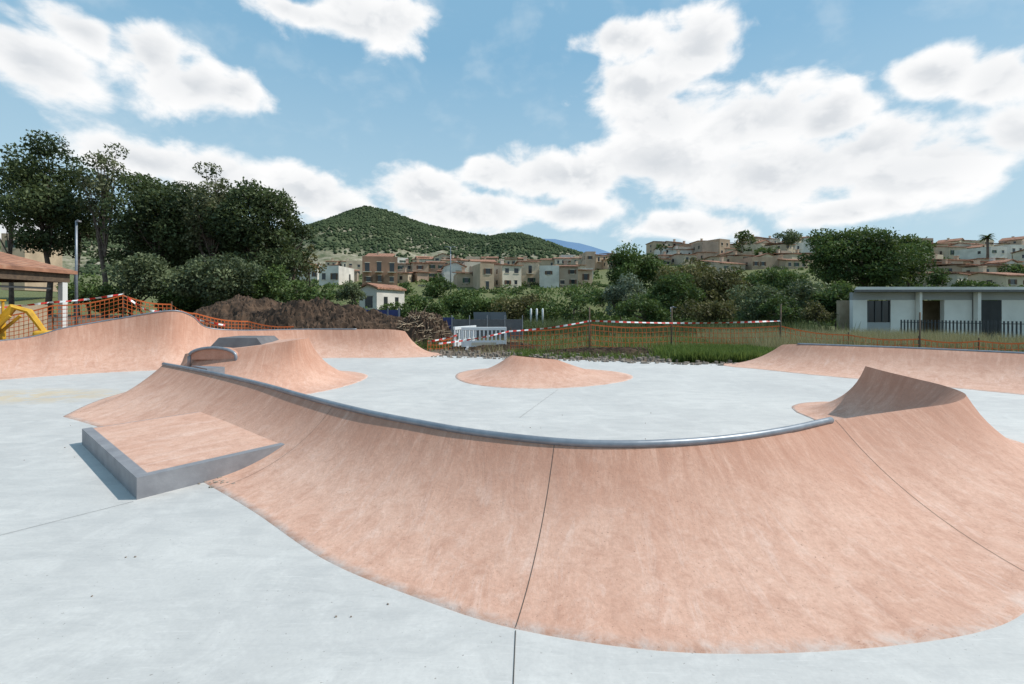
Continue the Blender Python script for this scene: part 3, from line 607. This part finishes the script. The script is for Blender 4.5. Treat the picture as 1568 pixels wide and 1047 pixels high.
# ---------------------------------------------------------------- houses
def hit(px,pb,ymin=52):
    y=ymin
    while y<212:
        x=(px-CX)/F*y; z=H+(YH-pb)/F*y
        if terr(x,y)>=z: return y
        y+=1
    return None
def house(px0,px1,pt,pb,wi,roof='gable',yaw=None,name='village_house',Y=None,seed=None,shut=None,d=None):
    r=random.Random(seed if seed is not None else int(px0*7+pt))
    pc=(px0+px1)/2; y=Y or hit(pc,pb) or 205.; x=(pc-CX)/F*y; z=H+(YH-pb)/F*y; wd=(px1-px0)/F*y; ht=max(2.6,(pb-pt)/F*y)
    if yaw is None: yaw=r.uniform(-.1,.55)
    d=d or r.uniform(7,10); e=empty(name,(x,y,z),yaw); w2=wd/2; rh=0
    mb=MB(); rh=min(1.6,wd*.13) if roof!='flat' else 0; hb=ht-rh*.6
    mb.box(-w2,w2,0,d,-6,hb)
    if roof=='flat':
        mb.box(-w2,w2,0,.25,hb+.001,hb+.5); mb.box(-w2,-w2+.25,.25,d,hb+.001,hb+.5); mb.box(w2-.25,w2,.25,d,hb+.001,hb+.5)
    mb.out('walls',WALLS[wi],e)
    if roof=='gable':
        o=.35; v=[(-w2-o,-o,hb+.02),(w2+o,-o,hb+.02),(w2+o,d+o,hb+.02),(-w2-o,d+o,hb+.02),(-w2-o,d/2,hb+rh),(w2+o,d/2,hb+rh)]
        v+=[(a,b,c+.18) for a,b,c in v]
        build('tiled_roof',v,[(0,1,7,6),(1,5,11,7),(5,2,8,11),(2,3,9,8),(3,4,10,9),(4,0,6,10),(6,7,11,10),(10,11,8,9),(0,4,5,1),(4,3,2,5)],M['tile'],e)
        build('gable_wall',[(-w2,.0,hb),(-w2,d,hb),(-w2,d/2,hb+rh-.05),(w2,0,hb),(w2,d,hb),(w2,d/2,hb+rh-.05)],[(0,1,2),(3,5,4)],WALLS[wi],e)
    elif roof=='front':
        o=.3; rh2=min(2.0,wd*.22); v=[(-w2-o,-o,hb),(0,-o,hb+rh2),(w2+o,-o,hb),(-w2-o,d,hb),(0,d,hb+rh2),(w2+o,d,hb)]; v+=[(a,b,c+.2) for a,b,c in v]
        build('tiled_roof',v,[(0,1,7,6),(1,2,8,7),(6,7,10,9),(7,8,11,10),(0,3,4,1),(1,4,5,2),(3,9,10,4),(4,10,11,5),(0,6,9,3),(2,5,11,8)],M['tile'],e)
        build('gable_wall',[(-w2,0,hb),(w2,0,hb),(0,0,hb+rh2)],[(0,1,2)],WALLS[wi],e)
    elif roof=='mono':
        o=.35; v=[(-w2-o,-o,hb+.02),(w2+o,-o,hb+.02),(w2+o,d,hb+.02+rh*1.5),(-w2-o,d,hb+.02+rh*1.5)]; v+=[(a,b,c+.18) for a,b,c in v]
        build('tiled_roof',v,[(0,1,5,4),(1,2,6,5),(2,3,7,6),(3,0,4,7),(4,5,6,7),(3,2,1,0)],M['tile'],e)
    nf=max(1,int(round(hb/2.8))); k=max(1,int(wd/2.1)); fh=hb/nf
    gl=MB(); fr=MB(); sh=MB(); sm=M[shut or r.choice(['shut_g','shut_b','shut_b'])]
    for f in range(nf):
        style=r.choice(['win','win','win','win','door','log' if wd>7 else 'win'])
        for i in range(k):
            if r.random()<.15: continue
            cx=-w2+(i+.5)*wd/k+r.uniform(-.2,.2); ww=r.uniform(.32,.5); zb_=f*fh+fh*.34; zt=zb_+fh*r.uniform(.32,.44)
            if style=='door': zb_=f*fh+.15
            if style=='log': ww=min(wd/k*.34,.8); zb_=f*fh+.7; zt=f*fh+fh*.8
            gl.box(cx-ww,cx+ww,-.02,.3,zb_,zt); fr.box(cx-ww-.12,cx+ww+.12,-.10,.1,zb_-.14,zb_-.01); fr.box(cx-ww-.1,cx+ww+.1,-.06,.1,zt+.01,zt+.13)
            if style=='win' and r.random()<.6:
                sh.box(cx-ww-.42,cx-ww-.02,-.07,-.003,zb_,zt); sh.box(cx+ww+.02,cx+ww+.42,-.07,-.003,zb_,zt)
            if style=='door' and f>0: fr.box(cx-ww-.4,cx+ww+.4,-.9,-.11,zb_-.16,zb_-.02)
    for sgn in (-1,1):
        for f in range(nf):
            for yy in (d*.3,d*.7):
                if r.random()<.4: continue
                a,b=(sgn*w2-.2,sgn*w2+.02) if sgn>0 else (sgn*w2-.02,sgn*w2+.2)
                gl.box(a,b,yy-.4,yy+.4,f*fh+fh*.34,f*fh+fh*.74)
    if r.random()<.6 and roof!='flat': c_=MB(); cx=r.uniform(-w2*.6,w2*.6); c_.box(cx-.35,cx+.35,d*.5,d*.5+.7,hb,hb+rh+1.1); c_.box(cx-.42,cx+.42,d*.5-.07,d*.5+.77,hb+rh+1.1,hb+rh+1.25); c_.out('chimney',WALLS[wi],e)
    if gl.v: gl.out('windows',M['glass'],e); fr.out('sills_and_lintels',WALLS[2],e)
    if sh.v: sh.out('shutters',sm,e)
    return e
HL=[(455,486,408,430,4,'gable'),(488,519,410,437,4,'flat'),(519,546,413,432,6,'mono'),(531,556,401,424,0,'flat'),
 (608,632,402,428,5,'mono'),(632,656,401,430,1,'gable'),(655,682,400,428,3,'mono'),(680,713,406,433,4,'front'),(712,736,404,432,2,'flat'),
 (735,757,407,444,1,'flat'),(752,776,402,430,0,'mono'),(768,800,404,441,2,'gable'),(799,826,399,438,7,'gable'),(826,856,410,441,4,'flat'),(852,885,406,440,6,'gable'),
 (828,850,396,412,1,'mono'),(850,876,394,412,2,'gable'),(876,897,394,414,0,'mono'),(897,911,387,416,5,'flat'),(911,932,389,412,1,'gable'),(932,952,387,408,6,'mono'),(690,722,396,412,6,'mono'),
 (722,760,398,413,1,'gable'),(775,805,395,408,0,'mono'),(640,680,394,410,2,'gable'),(560,600,390,405,1,'mono'),(884,908,412,436,1,'mono'),(700,730,416,440,1,'mono'),
 (1016,1040,377,393,4,'gable'),(1040,1062,375,393,2,'gable'),(1075,1101,372,396,6,'flat'),(1098,1122,368,392,3,'flat'),(1060,1078,380,395,5,'mono'),(1154,1176,362,378,1,'mono'),(1176,1198,364,380,2,'gable'),(1222,1245,362,380,4,'gable'),
 (1198,1224,372,392,0,'mono'),(1150,1200,398,412,3,'flat'),(1200,1240,396,412,1,'gable'),(1100,1148,402,416,0,'mono'),(1000,1030,394,408,1,'mono'),
 (1406,1430,366,386,5,'flat'),(1428,1452,372,392,1,'mono'),(1452,1482,376,396,0,'gable'),(1482,1514,372,392,2,'gable'),(1514,1545,380,402,4,'flat'),(1545,1590,377,400,4,'flat'),
 (1416,1446,397,416,6,'gable'),(1446,1480,396,418,0,'mono'),(1480,1512,398,416,1,'gable'),(1512,1545,408,424,7,'mono'),(1545,1585,404,424,2,'gable'),(1420,1452,422,440,1,'gable'),(1452,1496,424,440,2,'mono'),(1496,1535,420,438,0,'mono'),(1535,1590,424,442,7,'gable'),
 (1600,1650,380,410,2,'gable'),(1660,1720,390,430,0,'gable'),(1380,1408,368,388,1,'gable')]
rr_=random.Random(21)
for (a0,a1,b0,b1,n_) in ((600,950,398,412,20),(600,900,414,432,20),(1005,1245,376,390,16),(1005,1245,390,404,12),(1400,1570,376,395,12),(1400,1570,400,425,12),(455,560,404,420,5)):
    for i in range(n_):
        p=a0+(a1-a0)*(i+rr_.random())/n_; bb=rr_.uniform(b0+6,b1+2); ww=rr_.uniform(14,27); HL.append((p,p+ww,bb-rr_.uniform(12,18),bb,rr_.choice([0,1,2,4,5,7,7,0,1,3]),rr_.choice(['gable','mono','mono','flat','front','gable'])))
for a in HL: house(*a)
house(556,608,396,438,8,'flat',yaw=.25,name='brick_apartment_building',seed=3)
house(548,579,440,486,4,'front',yaw=-.3,name='white_cottage',Y=52,seed=5,d=6)
house(5,35,362,388,1,'flat',name='village_house',Y=75,seed=9)
for px0,px1,p,y in [(1000,1240,414,120),(640,700,436,100),(840,900,442,98),(1420,1568,441,82)]:
    x0,_,z0=AT(px0,p,y); x1=AT(px1,p,y)[0]; m=MB(); m.box(x0,x1,y,y+.6,z0-3,z0); m.out('stone_terrace_wall',WALLS[6])
# ---------------------------------------------------------------- tiled pavilion left
pv=empty('tiled_pavilion'); X0,X1,Y0,Y1=-29.,-19.0,7.,20.; ez=3.42
zz=ez; r1=(-24.,15.,5.5); r2=(-24.,12.,5.5)
v=[(X0,Y0,zz),(X1,Y0,zz),(X1,Y1,zz),(X0,Y1,zz),r1,r2]; v2=[(a,b,c-.14) for a,b,c in v[:4]]
build('hipped_tile_roof',v+v2,[(0,1,5),(1,2,4,5),(2,3,4),(3,0,5,4),(6,7,1,0),(7,8,2,1),(8,9,3,2),(9,6,0,3),(9,8,7,6)],M['tile'],pv)
m=MB(); m.box(X1-.4,X1-.15,Y0+.2,Y1-.2,ez-.5,ez-.15); m.box(X0+.2,X1-.41,Y1-.42,Y1-.2,ez-.5,ez-.15); m.out('eave_beam',M['wood'],pv)
m=MB()
for y in (19.6,16.2,12.8,9.4): m.box(X1-.36,X1-.16,y-.11,y+.11,-.2,ez-.51)
m.out('white_columns',M['wallw'],pv)
m=MB(); m.box(X1-4.2,X1-3.9,Y0+.5,Y1-.5,-.2,ez-.2); m.box(X0+.3,X1-3.8,Y1-1.0,Y1-.7,-.2,ez-.2); m.out('rear_wall',M['dgrey'],pv)
m=MB(); m.box(X1-.75,X1-.5,Y0+.4,Y1-.8,-.2,1.95); m.out('low_sandstone_wall',M['sand'],pv)
m=MB(); m.box(X1-.42,X1-.36,Y0+.4,Y1-.8,2.6,2.68); m.out('handrail',M['frame'],pv)
# ---------------------------------------------------------------- modern white building right
mbd=empty('modern_white_building'); X0=AT(1306,0,30)[0]; X1=46; ZR=3.02; bk=X0*39/30.
m=MB(); m.prism([(X0-.3,29.3),(X1,29.3),(X1,39),(bk,39)],ZR-.02,ZR+.16); m.out('roof_slab',M['wallw'],mbd)
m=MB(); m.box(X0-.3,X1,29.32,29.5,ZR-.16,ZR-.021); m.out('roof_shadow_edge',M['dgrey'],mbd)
def bx(p0,p1,ya,yb,z0,z1,m): m.box(AT(p0,0,30)[0],AT(p1,0,30)[0],ya,yb,z0,z1)
w_=MB()
for p0,p1 in ((1306,1328),(1364,1408),(1446,1489),(1534,1600)): bx(p0,p1,30,30.3,-.2,2.35,w_)
w_.box(AT(1700,0,30)[0],X1,30,30.3,-.2,2.35)
w_.prism([(X0,30.3),(X0+.3,30.3),(bk+.3,38.8),(bk,38.8)],-.2,ZR-.17)
w_.out('white_wall_panels',M['wallw'],mbd)
w_=MB(); w_.box(X0,X1,30.02,30.28,2.36,ZR-.17); w_.out('fascia',M['fascia'],mbd)
w_=MB(); w_.box(X0+.7,X1,32.2,32.5,-.2,2.36); w_.out('recess_wall',M['sand'],mbd)
w_=MB(); bx(1330,1364,30.1,30.16,.9,2.3,w_); bx(1414,1428,32.1,32.19,1.2,2.2,w_); w_.out('windows',M['glass'],mbd)
w_=MB(); bx(1329,1364,30.05,30.3,-.2,.88,w_); w_.out('window_apron',M['fascia'],mbd)
w_=MB()
for p in (1330,1341,1352,1363): bx(p,p+1.2,30.04,30.09,.9,2.3,w_)
for i in range(26):
    p=1490+i*1.72; bx(p,p+.8,30.0,30.1,.2,2.33,w_)
w_.out('louvres_and_mullions',M['frame'],mbd)
w_=MB(); bx(1489.5,1534,30.12,30.2,.2,2.33,w_); w_.out('louvre_backing',M['dgrey'],mbd)
w_=MB(); bx(1488,1493,29.6,29.9,-.2,ZR-.17,w_); bx(1400,1404,29.6,29.9,-.2,ZR-.17,w_); w_.out('columns',M['wallw'],mbd)
# vertical-bar metal fence
mf=empty('vertical_bar_fence'); m=MB(); p0=np.array(AT(1380,0,25)[:2]); p1=np.array((27.,19.3)); Lf=np.linalg.norm(p1-p0); nb=int(Lf/.135)
for i in range(nb):
    p=p0+(p1-p0)*i/nb; m.box(p[0]-.028,p[0]+.028,p[1]-.02,p[1]+.02,-.1,1.18)
m.out('bars',M['frame'],mf); m=MB(); m.tube([(p0[0],p0[1]+.03,.12),(p1[0],p1[1]+.03,.12)],.025,6); m.tube([(p0[0],p0[1]+.03,1.05),(p1[0],p1[1]+.03,1.05)],.02,6); m.out('rails',M['frame'],mf)
# ---------------------------------------------------------------- orange net fences + tape
def netfence(tops,hgt,name='orange_safety_net',cell=.13):
    e=empty(name); m=MB(); po=MB()
    for (a,b) in zip(tops[:-1],tops[1:]):
        a=Vector(a);b=Vector(b); L_=(b-a).length; n=max(2,int(L_/cell)); rows_=int(hgt/cell)
        sag=lambda t: -.10*math.sin(math.pi*t)
        def wr(p,q,w_):
            p=Vector(p);q=Vector(q);k=len(m.v); t=(q-p); nrm=Vector((0,0,1)) if abs(t.z)<t.length*.5 else Vector((t.y,-t.x,0))+(b-a).normalized()
            nrm=nrm.normalized()*w_; m.v+=[tuple(p-nrm),tuple(p+nrm),tuple(q+nrm),tuple(q-nrm)]; m.f.append([k,k+1,k+2,k+3])
        for i in range(n):
            t=i/n; p=a.lerp(b,t); p.z+=sag(t); wr(p,p-Vector((0,0,hgt)),.010)
        for j in range(rows_+1):
            S_=8
            for s in range(S_):
                t,u=s/S_,(s+1)/S_; p=a.lerp(b,t); q_=a.lerp(b,u); p.z+=sag(t)-j*hgt/rows_; q_.z+=sag(u)-j*hgt/rows_; wr(p,q_,.011 if j else .025)
    for p in tops: po.tube([(p[0],p[1]+.03,p[2]-hgt-.4),(p[0],p[1]+.03,p[2]+.12)],.022,6)
    m.out('net',M['orange'],e); po.out('posts',M['wood'],e)
netfence([AT(-40,488,15.6),AT(80,468,16.4),AT(188,452,17.2),AT(262,466,18),AT(300,480,18.6),AT(380,492,20),AT(450,500,20.5)],1.0)
netfence([AT(782,506,19.6),AT(905,497,19.0),AT(1028,499,19.6),AT(1195,499,19.8),AT(1300,513,18.6),AT(1408,519,17.5),AT(1500,522,17),AT(1600,522,16.5)],.85,cell=.18)
netfence([AT(655,522,20),AT(700,514,20.6)],.5)
tm,tn,tb=newmat('red_white_tape'); uvn=N(tn,'ShaderNodeUVMap'); uvn.uv_map='UVMap'; se=N(tn,'ShaderNodeSeparateXYZ'); tn.links.new(uvn.outputs[0],se.inputs[0])
fr_=mth(tn,'GREATER_THAN',mth(tn,'FRACT',mth(tn,'MULTIPLY',se.outputs[0],3.0)),.5); tn.links.new(mix(tn,fr_,(.8,.8,.78),(.62,.03,.02)),tb.inputs['Base Color'])
def tape(pts,name='barrier_tape',wd=.075):
    V=[];UV=[];Fc=[];u=0
    for (a,b) in zip(pts[:-1],pts[1:]):
        a=Vector(a);b=Vector(b); n=24; L_=(b-a).length
        for i in range(n+1):
            t=i/n; p=a.lerp(b,t); p.z-=.10*math.sin(math.pi*t)*min(1,L_/5); tw=math.sin(t*9+L_)*.9
            V+=[(p.x,p.y+math.sin(tw)*wd/2,p.z-wd/2*math.cos(tw)),(p.x,p.y-math.sin(tw)*wd/2,p.z+wd/2*math.cos(tw))]; UV+=[(u+t*L_,0),(u+t*L_,1)]
            if i: k=len(V)-4; Fc.append([k,k+1,k+3,k+2])
        u+=L_
    build(name,V,Fc,tm,uv=UV)
tape([AT(-30,472,15.4),AT(75,463,16.2),AT(188,450,17.1)]); tape([AT(188,450,17.1),AT(222,474,17.4),AT(262,478,17.8),AT(345,498,19)])
tape([AT(672,526,18.9),AT(780,507,19.5),AT(905,491,18.9),AT(1195,491,19.7)]); tape([AT(655,523,20),AT(700,513,20.5)])
for px,pt,y in ((902,470,18.9),(1195,466,19.7),(1408,478,17.5),(1028,470,19.6)):
    x,y_,z=AT(px,pt,y); m=MB(); m.tube([(x,y_,-.4),(x+.02,y_,z)],.028,7); m.out('fence_post',M['wood'],None,True)
# ---------------------------------------------------------------- white plastic barrier
bx_=empty('plastic_crowd_barrier',(AT(741,0,20.3)[0],20.3,-.05),.04); m=MB(); Wd=1.0
m.box(-Wd,Wd,-.05,.05,.88,1.02); m.box(-Wd,Wd,-.04,.04,.14,.42); m.box(-Wd,-Wd+.1,-.045,.045,.421,.879); m.box(Wd-.1,Wd,-.045,.045,.421,.879)
for i in range(9):
    x=-Wd+.1+(i+1)*(2*Wd-.2)/10; m.box(x-.035,x+.035,-.03,.03,.421,.879)
for s in (-.72,.72): m.box(s-.09,s+.09,-.30,.30,0,.08); m.box(s-.06,s+.06,-.14,.14,.081,.139)
bevel(m.out('barrier_panel',M['white'],bx_),.012)
m=MB(); m.box(-.55,.55,-.046,-.041,.2,.34); m.out('label_plate',WALLS[2],bx_)
bx2=empty('plastic_crowd_barrier',(AT(712,0,21.3)[0],21.4,-.05),1.15); m=MB()
m.box(-Wd,Wd,-.05,.05,.88,1.02); m.box(-Wd,Wd,-.04,.04,.14,.42)
for i in range(11): x=-Wd+.05+i*(2*Wd-.1)/10; m.box(x-.035,x+.035,-.03,.03,.421,.879)
for s in (-.72,.72): m.box(s-.09,s+.09,-.30,.30,0,.08); m.box(s-.06,s+.06,-.14,.14,.081,.139)
bevel(m.out('barrier_panel',M['white'],bx2),.012)
e=empty('construction_screen'); m=MB(); x0=AT(692,0,27)[0]; x1=AT(800,0,27)[0]; m.box(x0,x1,27,27.06,-.2,1.15); m.out('dark_screen',M['dgrey'],e)
m=MB()
for i in range(5): x=x0+(x1-x0)*i/4; m.tube([(x,26.97,-.2),(x,26.97,1.4)],.03,6)
m.out('screen_posts',M['steel'],e)
e=empty('blue_site_hoarding'); m=MB(); m.box(AT(560,0,29)[0],AT(612,0,29)[0],29,29.08,-.1,1.7); m.box(AT(676,0,27.6)[0],AT(695,0,27.6)[0],27.6,27.7,-.1,1.25); m.out('panels',M['bluep'],e)
m=MB(); 
for i in range(4): x=AT(560+i*17,0,29)[0]; m.box(x-.04,x+.04,28.92,28.98,-.1,1.8)
m.out('frame',M['steel'],e)
for i,px in enumerate((740,765)):
    x=AT(px,0,30)[0]; m=MB(); v=[(x-.6,30,1.0),(x+.5,30,1.0),(x+.4,30.6,1.55),(x-.7,30.6,1.55)]; v+=[(a,b+.03,c-.05) for a,b,c in v]
    e=empty('solar_panel'); build('panel',v,[(0,1,2,3),(7,6,5,4),(0,4,5,1),(1,5,6,2),(2,6,7,3),(3,7,4,0)],M['glass'],e); m.tube([(x,30.35,-.2),(x,30.35,1.22)],.04,6); m.out('stand',M['steel'],e)
for px in (813,822,831):
    x,y,z=AT(px,472,34); m=MB(); m.tube([(x,y,.7),(x,y,z-.08),(x,y,z)],[.075,.07,.03],8); m.tube([(x,y,-.2),(x,y,.7)],[.04,.04],8); m.out('white_marker_post',M['white'],None,True)
def lamp(px,pt,y,arm=.0,r=.06,two=False):
    x,y_,z=AT(px,pt,y); zb=terr(x,y_); e=empty('street_lamp',(x,y_,zb)); h=z-zb; m=MB(); m.tube([(0,0,-.3),(0,0,h*.5),(0,0,h)],[r*1.3,r,r*.8],8); 
    for s in ((-1,1) if two else (1,)): m.tube([(0,0,h-.05),(s*arm*.5,0,h+.05),(s*arm,0,h)],r*.5,6)
    m.out('pole',M['steel'],e,True); m=MB()
    for s in ((-1,1) if two else (1,)): m.box(s*arm-.2*min(1,arm*3),s*arm+.2*min(1,arm*3),-.08,.08,h-.06,h+.02)
    m.out('lamp_head',M['grey'],e)
lamp(117,338,24,.12); lamp(690,378,85,.9,.1,True); lamp(1027,470,36,.3,.04)
# yellow excavator
e=empty('yellow_mini_excavator',(-17.5,14.9,.1),.35); m=MB()
m.box(-1.1,.5,-.55,.55,.62,1.25); m.box(-1.1,-.35,-.5,.5,1.251,1.75); o=bevel(m.out('body',M['yellow'],e),.06,3)
m=MB(); m.tube([(.4,0,.95),(.95,0,1.75),(1.35,0,1.6),(1.75,0,.9)],[.13,.12,.10,.08],6); m.tube([(.5,.25,.9),(1.0,.25,1.45)],.05,6); m.tube([(.5,-.25,.9),(1.0,-.25,1.45)],.05,6); m.out('boom',M['yellow'],e)
m=MB(); m.prism([(1.55,-.3),(1.95,-.3),(1.95,.3),(1.55,.3)],.45,.95); bevel(m.out('bucket',M['yellow'],e),.08)
m=MB()
for s in (-.62,.62): m.box(-1.1,.7,s-.17,s+.17,-.1,.5)
bevel(m.out('tracks',M['rubber'],e),.18,4)
m=MB()
for x in (-.3,.42):
    for s in (-.5,.5): m.tube([(x,s,1.25),(x,s,1.95)],.035,6)
m.box(-.36,.48,-.55,.55,1.95,2.0); m.out('canopy_frame',M['yellow'],e)
m=MB(); m.box(-.25,.1,-.25,.25,1.26,1.4); m.box(-.3,-.2,-.25,.25,1.41,1.75); m.out('seat',M['rubber'],e)
scene.view_settings.view_transform='Standard'; scene.view_settings.look='None'; scene.view_settings.exposure=0
